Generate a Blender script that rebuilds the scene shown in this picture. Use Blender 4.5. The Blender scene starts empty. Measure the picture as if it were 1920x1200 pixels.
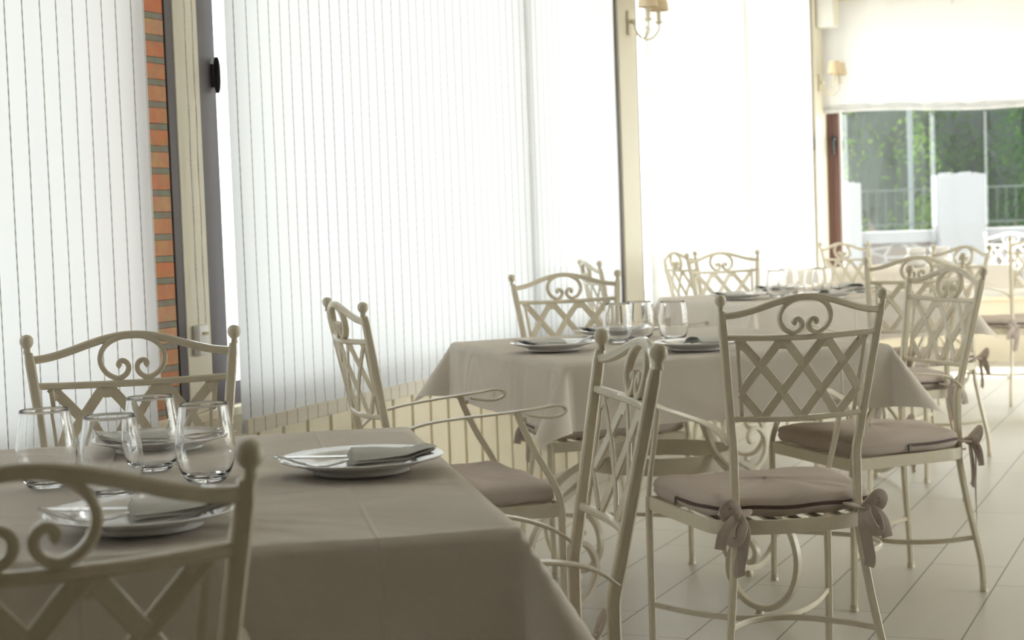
import bpy, bmesh, math, random
from mathutils import Vector, Matrix

sc = bpy.context.scene
C = sc.collection
R = math.radians
random.seed(7)

# ------------------------------------------------------------------ camera
F_PX, PITCH, ROLL, HC = 3200.0, 0.05784, -0.03555, 1.1352
cd = bpy.data.cameras.new('camera')
cam = bpy.data.objects.new('camera', cd); C.objects.link(cam)
cd.sensor_width = 36.0; cd.lens = F_PX / 1920 * 36; cd.clip_start = 0.05; cd.clip_end = 300
cp, sp = math.cos(PITCH), math.sin(PITCH)
fw = Vector((0, cp, -sp)); up0 = Vector((0, sp, cp)); rt0 = Vector((1, 0, 0))
cr, sr = math.cos(ROLL), math.sin(ROLL)
rt = rt0 * cr + up0 * sr; up = up0 * cr - rt0 * sr
M = Matrix.Identity(4)
for i in range(3):
    M[i][0] = rt[i]; M[i][1] = up[i]; M[i][2] = -fw[i]
M[2][3] = HC
cam.matrix_world = M
cd.dof.use_dof = True; cd.dof.focus_distance = 3.3; cd.dof.aperture_fstop = 7.5
sc.camera = cam

# ------------------------------------------------------------------ light and exposure
world = bpy.data.worlds.new('world'); sc.world = world; world.use_nodes = True
bg = world.node_tree.nodes['Background']
bg.inputs['Color'].default_value = (0.985, 0.99, 0.985, 1); bg.inputs['Strength'].default_value = 5.4
AL = R(23.03)
E_ = Vector((math.sin(AL), math.cos(AL), 0)); N_ = Vector((math.cos(AL), -math.sin(AL), 0))
P0 = Vector((-3.05, 0, 0))
sd = bpy.data.lights.new('sun', 'SUN'); sd.energy = 16.0; sd.angle = R(0.6); sd.color = (1.0, 0.95, 0.86)
sun = bpy.data.objects.new('sun', sd); C.objects.link(sun)
saz = AL + R(12); sel = R(46)
sdir = Vector((math.sin(saz) * math.cos(sel), math.cos(saz) * math.cos(sel), math.sin(sel)))
sun.rotation_euler = sdir.to_track_quat('Z', 'Y').to_euler(); sun.location = (6, 18, 12)
vs = sc.view_settings
vs.view_transform = 'Standard'; vs.look = 'None'; vs.gamma = 1.0; vs.use_curve_mapping = False
vs.exposure = 0.52

def RW(u, v, z=0.0):            # room coordinates: u along the left wall, v into the room
    return P0 + E_ * u + N_ * v + Vector((0, 0, z))
ROOM = Matrix(((E_.x, N_.x, 0, P0.x), (E_.y, N_.y, 0, P0.y), (0, 0, 1, 0), (0, 0, 0, 1)))  # (u,v) -> world, mirrored

# ------------------------------------------------------------------ materials
def mat(name):
    m = bpy.data.materials.new(name); m.use_nodes = True
    return m, m.node_tree.nodes, m.node_tree.links
def pbr(name, col, rough=0.5, metal=0.0, var=0.0, bump=0.0, bscale=60, spec=0.5, trans=0, ior=1.45, coat=0):
    m, n, l = mat(name); b = n['Principled BSDF']
    b.inputs['Base Color'].default_value = (*col, 1); b.inputs['Roughness'].default_value = rough
    b.inputs['Metallic'].default_value = metal; b.inputs['Specular IOR Level'].default_value = spec
    b.inputs['Transmission Weight'].default_value = trans; b.inputs['IOR'].default_value = ior
    b.inputs['Coat Weight'].default_value = coat
    if var or bump:
        tc = n.new('ShaderNodeTexCoord'); no = n.new('ShaderNodeTexNoise'); no.inputs['Scale'].default_value = bscale
        no.inputs['Detail'].default_value = 3
        l.new(tc.outputs['Object'], no.inputs['Vector'])
        if var:
            mx = n.new('ShaderNodeMix'); mx.data_type = 'RGBA'
            mx.inputs['A'].default_value = (*[c * (1 - var) for c in col], 1)
            mx.inputs['B'].default_value = (*[min(1, c * (1 + var)) for c in col], 1)
            l.new(no.outputs['Fac'], mx.inputs['Factor']); l.new(mx.outputs['Result'], b.inputs['Base Color'])
        if bump:
            bp = n.new('ShaderNodeBump'); bp.inputs['Strength'].default_value = bump; bp.inputs['Distance'].default_value = 0.004
            l.new(no.outputs['Fac'], bp.inputs['Height']); l.new(bp.outputs['Normal'], b.inputs['Normal'])
    return m
def fabric(name, col, trans=0.2, weave=900, bump=0.25, wr=0.0, crease=()):
    m, n, l = mat(name); n.remove(n['Principled BSDF']); out = n['Material Output']
    d = n.new('ShaderNodeBsdfDiffuse'); t = n.new('ShaderNodeBsdfTranslucent'); mx = n.new('ShaderNodeMixShader')
    mx.inputs[0].default_value = trans
    d.inputs['Color'].default_value = (*col, 1); t.inputs['Color'].default_value = (*col, 1)
    tc = n.new('ShaderNodeTexCoord'); no = n.new('ShaderNodeTexNoise'); no.inputs['Scale'].default_value = weave
    l.new(tc.outputs['Object'], no.inputs['Vector'])
    b1 = n.new('ShaderNodeBump'); b1.inputs['Strength'].default_value = bump; b1.inputs['Distance'].default_value = 0.0008
    l.new(no.outputs['Fac'], b1.inputs['Height'])
    last = b1
    if wr:
        mp = n.new('ShaderNodeMapping'); mp.inputs['Scale'].default_value = (1, 1.5, 1); mp.inputs['Rotation'].default_value = (0, 0, 0.6)
        n2 = n.new('ShaderNodeTexNoise'); n2.inputs['Scale'].default_value = 3.0; n2.inputs['Detail'].default_value = 1.5; n2.inputs['Distortion'].default_value = 1.3
        l.new(tc.outputs['Object'], mp.inputs['Vector']); l.new(mp.outputs['Vector'], n2.inputs['Vector'])
        b2 = n.new('ShaderNodeBump'); b2.inputs['Strength'].default_value = wr; b2.inputs['Distance'].default_value = 0.02
        l.new(n2.outputs['Fac'], b2.inputs['Height']); l.new(b1.outputs['Normal'], b2.inputs['Normal']); last = b2
    if crease:
        se = n.new('ShaderNodeSeparateXYZ'); l.new(tc.outputs['Object'], se.inputs[0]); acc = None
        for ax, c_ in crease:
            k1 = n.new('ShaderNodeMath'); k1.operation = 'SUBTRACT'; k1.inputs[1].default_value = c_; l.new(se.outputs[ax], k1.inputs[0])
            k2 = n.new('ShaderNodeMath'); k2.operation = 'ABSOLUTE'; l.new(k1.outputs[0], k2.inputs[0])
            k3 = n.new('ShaderNodeMapRange'); k3.inputs['From Min'].default_value = 0; k3.inputs['From Max'].default_value = 0.0045
            k3.inputs['To Min'].default_value = 1; k3.inputs['To Max'].default_value = 0; l.new(k2.outputs[0], k3.inputs['Value'])
            if acc is None: acc = k3.outputs[0]
            else:
                k4 = n.new('ShaderNodeMath'); k4.operation = 'ADD'; l.new(acc, k4.inputs[0]); l.new(k3.outputs[0], k4.inputs[1]); acc = k4.outputs[0]
        b3 = n.new('ShaderNodeBump'); b3.inputs['Strength'].default_value = 0.7; b3.inputs['Distance'].default_value = 0.002
        l.new(acc, b3.inputs['Height']); l.new(last.outputs['Normal'], b3.inputs['Normal']); last = b3
    for s in (d, t): l.new(last.outputs['Normal'], s.inputs['Normal'])
    l.new(d.outputs[0], mx.inputs[1]); l.new(t.outputs[0], mx.inputs[2]); l.new(mx.outputs[0], out.inputs['Surface'])
    return m
def blind_mat(name, col, line, period, width, trans):
    m, n, l = mat(name); n.remove(n['Principled BSDF']); out = n['Material Output']
    tc = n.new('ShaderNodeTexCoord'); se = n.new('ShaderNodeSeparateXYZ'); l.new(tc.outputs['Object'], se.inputs[0])
    no = n.new('ShaderNodeTexNoise'); no.inputs['Scale'].default_value = 5; l.new(tc.outputs['Object'], no.inputs['Vector'])
    a = n.new('ShaderNodeMath'); a.operation = 'MULTIPLY_ADD'; a.inputs[1].default_value = 0.003
    l.new(no.outputs['Fac'], a.inputs[0]); l.new(se.outputs['X'], a.inputs[2])
    dv = n.new('ShaderNodeMath'); dv.operation = 'DIVIDE'; dv.inputs[1].default_value = period; l.new(a.outputs[0], dv.inputs[0])
    fr = n.new('ShaderNodeMath'); fr.operation = 'FRACT'; l.new(dv.outputs[0], fr.inputs[0])
    lt = n.new('ShaderNodeMath'); lt.operation = 'LESS_THAN'; lt.inputs[1].default_value = width / period; l.new(fr.outputs[0], lt.inputs[0])
    # dashes along the cord
    zz = n.new('ShaderNodeMath'); zz.operation = 'MULTIPLY'; zz.inputs[1].default_value = 220; l.new(se.outputs['Z'], zz.inputs[0])
    sn = n.new('ShaderNodeMath'); sn.operation = 'SINE'; l.new(zz.outputs[0], sn.inputs[0])
    ma = n.new('ShaderNodeMath'); ma.operation = 'MULTIPLY_ADD'; ma.inputs[1].default_value = 0.12; ma.inputs[2].default_value = 0.82
    l.new(sn.outputs[0], ma.inputs[0])
    mu = n.new('ShaderNodeMath'); mu.operation = 'MULTIPLY'; l.new(lt.outputs[0], mu.inputs[0]); l.new(ma.outputs[0], mu.inputs[1])
    mc = n.new('ShaderNodeMix'); mc.data_type = 'RGBA'; mc.inputs['A'].default_value = (*col, 1); mc.inputs['B'].default_value = (*line, 1)
    l.new(mu.outputs[0], mc.inputs['Factor'])
    d = n.new('ShaderNodeBsdfDiffuse'); t = n.new('ShaderNodeBsdfTranslucent'); mx = n.new('ShaderNodeMixShader'); mx.inputs[0].default_value = trans
    l.new(mc.outputs['Result'], d.inputs['Color']); l.new(mc.outputs['Result'], t.inputs['Color'])
    l.new(d.outputs[0], mx.inputs[1]); l.new(t.outputs[0], mx.inputs[2]); l.new(mx.outputs[0], out.inputs['Surface'])
    return m
def pane_mat():
    m, n, l = mat('window_glass'); n.remove(n['Principled BSDF']); out = n['Material Output']
    t = n.new('ShaderNodeBsdfTransparent'); t.inputs['Color'].default_value = (.96, .98, .97, 1)
    g = n.new('ShaderNodeBsdfGlossy'); g.inputs['Roughness'].default_value = 0.02
    mx = n.new('ShaderNodeMixShader'); mx.inputs[0].default_value = 0.07
    l.new(t.outputs[0], mx.inputs[1]); l.new(g.outputs[0], mx.inputs[2]); l.new(mx.outputs[0], out.inputs['Surface'])
    return m
def floor_mat():
    m, n, l = mat('floor_tiles'); b = n['Principled BSDF']
    tc = n.new('ShaderNodeTexCoord'); se = n.new('ShaderNodeSeparateXYZ'); l.new(tc.outputs['Object'], se.inputs[0])
    def mth(op, a, bb=None, c=None):
        k = n.new('ShaderNodeMath'); k.operation = op
        for i, x in enumerate((a, bb, c)):
            if x is None: continue
            if isinstance(x, (int, float)): k.inputs[i].default_value = x
            else: l.new(x, k.inputs[i])
        return k.outputs[0]
    u, v = se.outputs['X'], se.outputs['Y']
    rv = mth('DIVIDE', mth('SUBTRACT', v, 0.0564), 0.2312)
    row = mth('FLOOR', rv); fv = mth('FRACT', rv)
    uu = mth('DIVIDE', mth('ADD', mth('SUBTRACT', u, 6.65), mth('MULTIPLY', mth('SUBTRACT', row, 8), 0.27)), 0.965)
    fu = mth('FRACT', mth('ADD', uu, 100)); col = mth('FLOOR', uu)
    gv = mth('LESS_THAN', mth('ABSOLUTE', mth('SUBTRACT', fv, 0.5)), 0.5 - 0.0022 / 0.2312)
    gu = mth('LESS_THAN', mth('ABSOLUTE', mth('SUBTRACT', fu, 0.5)), 0.5 - 0.0016 / 0.965)
    tile = mth('MULTIPLY', gv, gu)
    cx = n.new('ShaderNodeCombineXYZ'); l.new(row, cx.inputs[0]); l.new(col, cx.inputs[1])
    wn = n.new('ShaderNodeTexWhiteNoise'); l.new(cx.outputs[0], wn.inputs['Vector'])
    no = n.new('ShaderNodeTexNoise'); no.inputs['Scale'].default_value = 4; no.inputs['Detail'].default_value = 4
    mp = n.new('ShaderNodeMapping'); mp.inputs['Scale'].default_value = (.6, 3, 1); l.new(tc.outputs['Object'], mp.inputs[0]); l.new(mp.outputs[0], no.inputs['Vector'])
    f = mth('ADD', mth('MULTIPLY', wn.outputs['Value'], 0.5), mth('MULTIPLY', no.outputs['Fac'], 0.5))
    c1 = n.new('ShaderNodeMix'); c1.data_type = 'RGBA'; c1.inputs['A'].default_value = (.525, .49, .435, 1); c1.inputs['B'].default_value = (.595, .56, .50, 1)
    l.new(f, c1.inputs['Factor'])
    c2 = n.new('ShaderNodeMix'); c2.data_type = 'RGBA'; c2.inputs['A'].default_value = (.10, .09, .075, 1)
    l.new(tile, c2.inputs['Factor']); l.new(c1.outputs['Result'], c2.inputs['B']); l.new(c2.outputs['Result'], b.inputs['Base Color'])
    b.inputs['Roughness'].default_value = 0.33
    bp = n.new('ShaderNodeBump'); bp.inputs['Strength'].default_value = 0.4; bp.inputs['Distance'].default_value = 0.002
    l.new(tile, bp.inputs['Height']); l.new(bp.outputs[0], b.inputs['Normal'])
    return m
def brick_mat():
    m, n, l = mat('old_brick'); b = n['Principled BSDF']
    tc = n.new('ShaderNodeTexCoord'); mp = n.new('ShaderNodeMapping'); l.new(tc.outputs['Object'], mp.inputs[0])
    mp.inputs['Rotation'].default_value = (R(90), 0, 0); mp.inputs['Location'].default_value = (.105, 0, 0)
    br = n.new('ShaderNodeTexBrick'); br.inputs['Scale'].default_value = 1; br.inputs['Brick Width'].default_value = 0.28; br.inputs['Row Height'].default_value = 0.0625
    br.inputs['Mortar Size'].default_value = 0.0100; br.inputs['Mortar Smooth'].default_value = 0.2; br.offset = 0.5
    br.inputs['Color1'].default_value = (.78, .30, .15, 1); br.inputs['Color2'].default_value = (.76, .45, .26, 1); br.inputs['Mortar'].default_value = (.36, .34, .27, 1)
    l.new(mp.outputs[0], br.inputs['Vector'])
    no = n.new('ShaderNodeTexNoise'); no.inputs['Scale'].default_value = 30; no.inputs['Detail'].default_value = 5; l.new(tc.outputs['Object'], no.inputs['Vector'])
    mx = n.new('ShaderNodeMix'); mx.data_type = 'RGBA'; mx.blend_type = 'MULTIPLY'; mx.inputs['Factor'].default_value = 0.55
    l.new(br.outputs['Color'], mx.inputs['A']); l.new(no.outputs['Color'], mx.inputs['B']); 
    l.new(mx.outputs['Result'], b.inputs['Base Color']); b.inputs['Roughness'].default_value = 0.9
    bp = n.new('ShaderNodeBump'); bp.inputs['Distance'].default_value = 0.01; l.new(br.outputs['Fac'], bp.inputs['Height']); bp.invert = True
    l.new(bp.outputs[0], b.inputs['Normal'])
    return m
def stone_mat():
    m, n, l = mat('stone_facing'); b = n['Principled BSDF']
    tc = n.new('ShaderNodeTexCoord'); mp = n.new('ShaderNodeMapping'); mp.inputs['Scale'].default_value = (1, 1, 1.7); l.new(tc.outputs['Object'], mp.inputs[0])
    vo = n.new('ShaderNodeTexVoronoi'); vo.feature = 'DISTANCE_TO_EDGE'; vo.inputs['Scale'].default_value = 5.0; l.new(mp.outputs[0], vo.inputs['Vector'])
    v2 = n.new('ShaderNodeTexVoronoi'); v2.inputs['Scale'].default_value = 5.0; l.new(mp.outputs[0], v2.inputs['Vector'])
    st = n.new('ShaderNodeMath'); st.operation = 'GREATER_THAN'; st.inputs[1].default_value = 0.06; l.new(vo.outputs['Distance'], st.inputs[0])
    rmp = n.new('ShaderNodeMix'); rmp.data_type = 'RGBA'; rmp.inputs['A'].default_value = (.06, .05, .048, 1); rmp.inputs['B'].default_value = (.125, .105, .095, 1)
    l.new(v2.outputs['Color'], rmp.inputs['Factor'])
    mx = n.new('ShaderNodeMix'); mx.data_type = 'RGBA'; mx.inputs['A'].default_value = (.20, .20, .20, 1)
    l.new(st.outputs[0], mx.inputs['Factor']); l.new(rmp.outputs['Result'], mx.inputs['B']); l.new(mx.outputs['Result'], b.inputs['Base Color'])
    b.inputs['Roughness'].default_value = 0.9
    return m
def leaf_mat(name, col, tcol):
    m, n, l = mat(name); n.remove(n['Principled BSDF']); out = n['Material Output']
    d = n.new('ShaderNodeBsdfDiffuse'); t = n.new('ShaderNodeBsdfTranslucent'); mx = n.new('ShaderNodeMixShader'); mx.inputs[0].default_value = 0.4
    d.inputs['Color'].default_value = (*col, 1); t.inputs['Color'].default_value = (*tcol, 1)
    l.new(d.outputs[0], mx.inputs[1]); l.new(t.outputs[0], mx.inputs[2]); l.new(mx.outputs[0], out.inputs['Surface'])
    return m

m_paint = pbr('cream_painted_iron', (.74, .67, .525), 0.34, var=0.06, bump=0.08, bscale=45, coat=0.3)
m_cush = fabric('taupe_linen', (.60, .52, .465), 0.03, 700, 0.5, 0.25)
m_zip = pbr('brown_zip', (.11, .07, .06), 0.6)
m_metalz = pbr('dark_zip_puller', (.25, .24, .23), 0.35, 0.9)
m_cloth = fabric('beige_tablecloth', (.83, .765, .69), 0.12, 1100, 0.15, 0.8, (('X', .32), ('X', -.03), ('Y', -.15), ('Y', .2)))
m_porc = pbr('white_porcelain', (.80, .79, .76), 0.12, coat=0.5)
m_nap = fabric('pale_paper_napkin', (.80, .79, .75), 0.15, 500, 0.2, 0.1)
m_steel = pbr('polished_steel', (.78, .78, .78), 0.12, 1.0)
m_glass = pbr('clear_glass', (1, 1, 1), 0.0, trans=1.0, ior=1.45)
m_floor = floor_mat(); m_brick = brick_mat(); m_stone = stone_mat(); m_pane = pane_mat()
m_wall = pbr('cream_wall_paint', (.78, .72, .58), 0.6, var=0.03, bscale=3)
m_wains = pbr('cream_wainscot_paint', (.80, .72, .55), 0.5, var=0.05, bscale=12)
m_groove = pbr('wainscot_groove', (.50, .44, .33), 0.7)
m_post = pbr('cream_post_paint', (.72, .67, .54), 0.5, var=0.03, bscale=8)
m_dark = pbr('dark_brown_aluminium', (.085, .07, .075), 0.4, var=0.1, bscale=20)
m_red = pbr('red_brown_frame', (.15, .072, .058), 0.35)
m_black = pbr('black_plastic', (.03, .03, .035), 0.35)
m_ceil = pbr('white_ceiling', (.88, .85, .79), 0.8)
m_blind = blind_mat('striped_roman_blind_cloth', (.745, .765, .795), (.15, .14, .12), 0.0655, 0.0044, 0.188)
m_hem = blind_mat('cream_blind_hem', (.84, .79, .69), (.30, .27, .22), 0.0655, 0.0044, 0.04)
m_blind3 = blind_mat('faint_striped_blind_cloth', (.80, .80, .79), (.62, .62, .60), 0.0655, 0.003, 0.25)
m_shade4 = blind_mat('pleated_shade_cloth', (.86, .865, .87), (.74, .74, .74), 0.05, 0.004, 0.38)
m_shade = fabric('cream_lampshade_cloth', (.80, .68, .50), 0.35, 900, 0.1)
m_sconce = pbr('cream_sconce_metal', (.66, .60, .45), 0.4)
m_white = pbr('white_plastic', (.78, .77, .74), 0.4)
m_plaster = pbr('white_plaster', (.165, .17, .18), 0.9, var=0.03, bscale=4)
m_wood = pbr('brown_wood_panelling', (.44, .35, .26), 0.5, var=0.15, bscale=5)
m_ground = pbr('pale_terrace_concrete', (.28, .27, .25), 0.9, var=0.06, bscale=2)
m_bark = pbr('grey_bark', (.12, .10, .08), 0.9, var=0.3, bscale=12)
m_leafs = [leaf_mat('dark_leaves', (.022, .05, .02), (.09, .19, .03)), leaf_mat('mid_leaves', (.04, .08, .03), (.24, .38, .06)), leaf_mat('pale_leaves', (.14, .20, .09), (.50, .62, .22))]
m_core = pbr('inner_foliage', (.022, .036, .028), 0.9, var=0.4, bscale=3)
m_rail = pbr('green_grey_fence_metal', (.045, .06, .055), 0.6)
m_lampp = pbr('pale_grey_pole', (.085, .105, .11), 0.7)
m_wchair = pbr('white_painted_iron', (.85, .85, .82), 0.4)

# ------------------------------------------------------------------ mesh helpers
def tag(o, label=None, cat=None, group=None, kind=None):
    if label: o['label'] = label
    if cat: o['category'] = cat
    if group: o['group'] = group
    if kind: o['kind'] = kind
    return o
def empty(name, loc=(0, 0, 0), rz=0.0):
    o = bpy.data.objects.new(name, None); C.objects.link(o); o.location = loc; o.rotation_euler = (0, 0, rz); o.empty_display_size = 0.1
    return o
class MB:
    def __init__(s): s.v = []; s.f = []
    def add(s, vs_, fs):
        k = len(s.v); s.v += [tuple(p) for p in vs_]; s.f += [tuple(i + k for i in f) for f in fs]; return s
    def box(s, x0, y0, z0, x1, y1, z1, bev=0.0):
        if bev <= 0:
            p = [(x, y, z) for x in (x0, x1) for y in (y0, y1) for z in (z0, z1)]
            return s.add(p, [(0, 1, 3, 2), (4, 6, 7, 5), (0, 4, 5, 1), (2, 3, 7, 6), (0, 2, 6, 4), (1, 5, 7, 3)])
        bm = bmesh.new(); bmesh.ops.create_cube(bm, size=1)
        for q in bm.verts: q.co = Vector(((x0 + x1) / 2 + q.co.x * (x1 - x0), (y0 + y1) / 2 + q.co.y * (y1 - y0), (z0 + z1) / 2 + q.co.z * (z1 - z0)))
        bmesh.ops.bevel(bm, geom=bm.edges[:], offset=bev, segments=2, affect='EDGES', profile=0.5)
        bm.verts.index_update(); s.add([q.co[:] for q in bm.verts], [[q.index for q in f.verts] for f in bm.faces]); bm.free(); return s
    def sweep(s, path, prof, ref=(0, 0, 1), closed=False, scale=None):
        """prof: list of (a,b); a along side = t x ref, b along the third axis"""
        P = [Vector(p) for p in path]; n = len(P); ref0 = ref; rings = []
        for i in range(n):
            if closed: t = P[(i + 1) % n] - P[i - 1]
            else: t = P[min(i + 1, n - 1)] - P[max(i - 1, 0)]
            if t.length < 1e-9: t = Vector((0, 0, 1))
            t.normalize(); r = Vector(ref0[i] if isinstance(ref0, list) else ref0)
            a = t.cross(r)
            if a.length < 1e-4: a = t.cross(Vector((1, 0.01, 0)))
            a.normalize(); b = a.cross(t).normalized(); k = scale[i] if scale else 1
            rings.append([P[i] + a * (q[0] * k) + b * (q[1] * k) for q in prof])
        m = len(prof); vs_ = [p for rg in rings for p in rg]; fs = []
        for i in range(n if closed else n - 1):
            j = (i + 1) % n
            for q in range(m):
                w = (q + 1) % m; fs.append((i * m + q, i * m + w, j * m + w, j * m + q))
        if not closed: fs += [tuple(range(m))[::-1], tuple((n - 1) * m + q for q in range(m))]
        return s.add(vs_, fs)
    def lathe(s, prof, c=(0, 0, 0), seg=32, closed=False):
        n = len(prof); vs_ = []; fs = []
        for k in range(seg):
            a = 2 * math.pi * k / seg
            vs_ += [(c[0] + r * math.cos(a), c[1] + r * math.sin(a), c[2] + z) for r, z in prof]
        for k in range(seg):
            k2 = (k + 1) % seg
            for i in range(n if closed else n - 1):
                j = (i + 1) % n; fs.append((k * n + i, k2 * n + i, k2 * n + j, k * n + j))
        if not closed:
            if prof[0][0] > 1e-6: fs.append(tuple(k * n for k in range(seg))[::-1])
            if prof[-1][0] > 1e-6: fs.append(tuple(k * n + n - 1 for k in range(seg)))
        return s.add(vs_, fs)
    def build(s, name, m, parent=None, smooth=35, loc=None, mtx=None):
        me = bpy.data.meshes.new(name); me.from_pydata(s.v, [], s.f)
        bm = bmesh.new(); bm.from_mesh(me); bmesh.ops.remove_doubles(bm, verts=bm.verts[:], dist=1e-6)
        bmesh.ops.recalc_face_normals(bm, faces=bm.faces[:]); bm.to_mesh(me); bm.free()
        me.materials.append(m)
        if smooth:
            me.shade_smooth(); me.set_sharp_from_angle(angle=R(smooth))
        o = bpy.data.objects.new(name, me); C.objects.link(o)
        if parent: o.parent = parent
        if loc: o.location = loc
        if mtx is not None: o.matrix_world = mtx
        return o
def rect(w, h, b=0.002):
    x, y = w / 2, h / 2; b = min(b, x * .6, y * .6)
    return [(-x, -y + b), (-x + b, -y), (x - b, -y), (x, -y + b), (x, y - b), (x - b, y), (-x + b, y), (-x, y - b)]
def circ(r, n=10): return [(r * math.cos(2 * math.pi * k / n), r * math.sin(2 * math.pi * k / n)) for k in range(n)]
def smooth(pts, k=5, closed=False):
    P = [Vector(p) for p in pts]; out = []; n = len(P)
    for i in range(n if closed else n - 1):
        if closed: a, b, c, d = P[i - 1], P[i], P[(i + 1) % n], P[(i + 2) % n]
        else: a, b, c, d = P[max(i - 1, 0)], P[i], P[i + 1], P[min(i + 2, n - 1)]
        for j in range(k):
            t = j / k
            out.append(0.5 * ((2 * b) + (c - a) * t + (2 * a - 5 * b + 4 * c - d) * t * t + (3 * b - a - 3 * c + d) * t ** 3))
    if not closed: out.append(P[-1])
    return out
def copy_tree(o, parent=None):
    c = o.copy(); C.objects.link(c)
    if parent: c.parent = parent
    for ch in list(o.children): copy_tree(ch, c)
    return c

# ------------------------------------------------------------------ the room
ROOMROT = math.atan2(E_.y, E_.x)        # object x axis = wall direction; room v = -object y
def room_obj(mb, name, m, kind='structure', smooth_=None, parent=None):
    """vertices were given in (u, v, z); v points into the room = -local y"""
    mb.v = [(p[0], -p[1], p[2]) for p in mb.v]
    o = mb.build(name, m, parent, smooth=smooth_ or 0)
    if not parent:
        o.location = P0; o.rotation_euler = (0, 0, ROOMROT)
    if kind and not parent: o['kind'] = kind
    return o
U0, U1, V1, H = -3.2, 13.85, 7.2, 2.95
fo = MB().box(U0 - .2, -.25, -.08, U1 + .25, V1 + .2, 0.0)
fo.v = [(p[0], p[1], p[2]) for p in fo.v]
# the floor's own local frame is (u, v): rotate by matrix with mirrored y handled in the material
floor = room_obj(fo, 'floor', m_floor)
# local y = -v, so flip inside the material
nt = m_floor.node_tree
for lk in list(nt.links):
    pass
_tc = [x for x in nt.nodes if x.type == 'TEX_COORD'][0]; _mp = nt.nodes.new('ShaderNodeMapping'); _mp.inputs['Scale'].default_value = (1, -1, 1)
_targets = [lk.to_socket for lk in nt.links if lk.from_node == _tc]
nt.links.new(_tc.outputs['Object'], _mp.inputs['Vector'])
for t in _targets: nt.links.new(_mp.outputs['Vector'], t)
room_obj(MB().box(U0 - .2, -.25, H, U1 + .25, V1 + .2, H + .12), 'ceiling', m_ceil)

SILL = 0.605
HEAD = 2.74
wl = MB()
wl.box(U0, -.16, 0, U1, -.012, SILL - .02)                       # wall under the windows
u = 4.985
k = -60
groove0 = 5.90
b = groove0 - 153 * 0 - 0.1545 * 55
while b < U1 - .02:                                              # vertical boards with grooves between
    b0, b1 = max(b + .011, U0), min(b + .1545 - .011, U1)
    if b1 > b0: wl.box(b0, -.014, 0.0, b1, 0.0, SILL - .03, 0.0)
    b += .1545
wl.box(U0, -.17, SILL - .03, U1, 0.015, SILL, 0.004)             # sill
wl.box(U0, -.16, HEAD, U1, 0.0, H)
wall_left = room_obj(wl, 'wall_left', m_wains)
room_obj(MB().box(5.10, -.30, SILL, 5.327, .002, HEAD), 'trim_1', m_brick)             # brick pier
room_obj(MB().box(5.378, -.12, SILL, 5.502, .003, HEAD, .003), 'trim_2', m_post)      # cream post
room_obj(MB().box(9.245, -.12, SILL, 9.512, .012, HEAD, .003), 'trim_3', m_post)
room_obj(MB().box(13.50, -.12, SILL, U1, .02, HEAD, .003), 'trim_4', m_post)
room_obj(MB().box(U0, -.12, SILL, 1.2, .012, HEAD, .003), 'trim_5', m_post)

def window(n, u0, u1, mull=(), m=m_dark, fw_=.055, handle=None):
    fr = MB(); zb, zt = SILL, HEAD
    fr.box(u0, -.10, zb, u0 + fw_, -.0, zt, .003); fr.box(u1 - fw_, -.10, zb, u1, -.0, zt, .003)
    fr.box(u0 + fw_ * .6, -.085, zb, u0 + fw_ + .012, -.02, zt); fr.box(u1 - fw_ - .012, -.085, zb, u1 - fw_ * .6, -.02, zt)
    fr.box(u0, -.10, zb, u1, -.03, zb + .07); fr.box(u0, -.10, zt - .06, u1, -.03, zt)
    for q in mull: fr.box(q - .03, -.09, zb, q + .03, .028, zt)
    w = room_obj(fr, 'window_%d' % n, m)
    ch = MB(); ch.box(u0 + fw_, -.058, zb + .07, u1 - fw_, -.052, zt - .06)
    room_obj(ch, 'pane', m_pane, parent=w)
    if handle:
        hu, hz = handle; hb = MB(); hb.box(hu - .012, -.002, hz - .035, hu + .012, .008, hz + .035, .003)
        hb.box(hu - .008, .004, hz - .01, hu + .008, .012, hz + .01, .003); hb.sweep([(hu - .004, .016, hz + .055 - .012 * j) for j in range(10)], rect(.022, .014, .005), ref=(1, 0, 0), scale=[.45, .8, .95, 1, 1, 1, 1, .95, .8, .45])
        room_obj(hb, 'window_handle', m_black, parent=w, smooth_=40)
    return w
window(1, 1.2, 5.385, (), fw_=.046)
window(2, 5.502, 9.245, (7.945,), handle=(5.582, 1.60), fw_=.094)
window(3, 9.512, 13.50, (11.5,), handle=(13.43, 1.62))

# end wall: local frame along N_ from the corner
CORN = RW(U1, 0)
def end_obj(mb, name, m, kind='structure', parent=None, smooth_=None):
    """vertices in (w, d, z): w along the end wall from the corner, d towards the room"""
    mb.v = [tuple((U1 - p[1], p[0], p[2])) for p in mb.v]
    return room_obj(mb, name, m, kind, smooth_, parent)
we = MB(); we.box(0, -.16, 0, V1, 0, .44); we.box(0, -.17, .44, V1, .02, .47, .003); we.box(0, -.16, 2.62, V1, 0, H)
we.box(3.7, -.16, .47, V1, 0, 2.62)
end_obj(we, 'wall_back', m_wall)
fr = MB(); zb, zt = .47, 2.62
fr.box(-.02, -.10, zb, .055, -.0, zt, .003); fr.box(.05, -.085, zb, .105, -.012, zt, .003)
fr.box(3.64, -.10, zb, 3.70, -.0, zt); fr.box(.1, -.09, zt - .06, 3.66, -.03, zt)
fr.box(1.95, -.09, zb, 2.02, -.02, zt)
w4 = end_obj(fr, 'window_4', m_red)
gb = MB(); gb.box(.1, -.09, zb, 3.66, -.03, zb + .06); gb.box(.105, -.072, zb + .05, .118, -.04, zt - .05)
end_obj(gb, 'gasket', m_white, parent=w4)
gp = MB(); gp.box(.118, -.06, zb + .05, 3.64, -.055, zt - .05); end_obj(gp, 'pane', m_pane, parent=w4)
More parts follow.
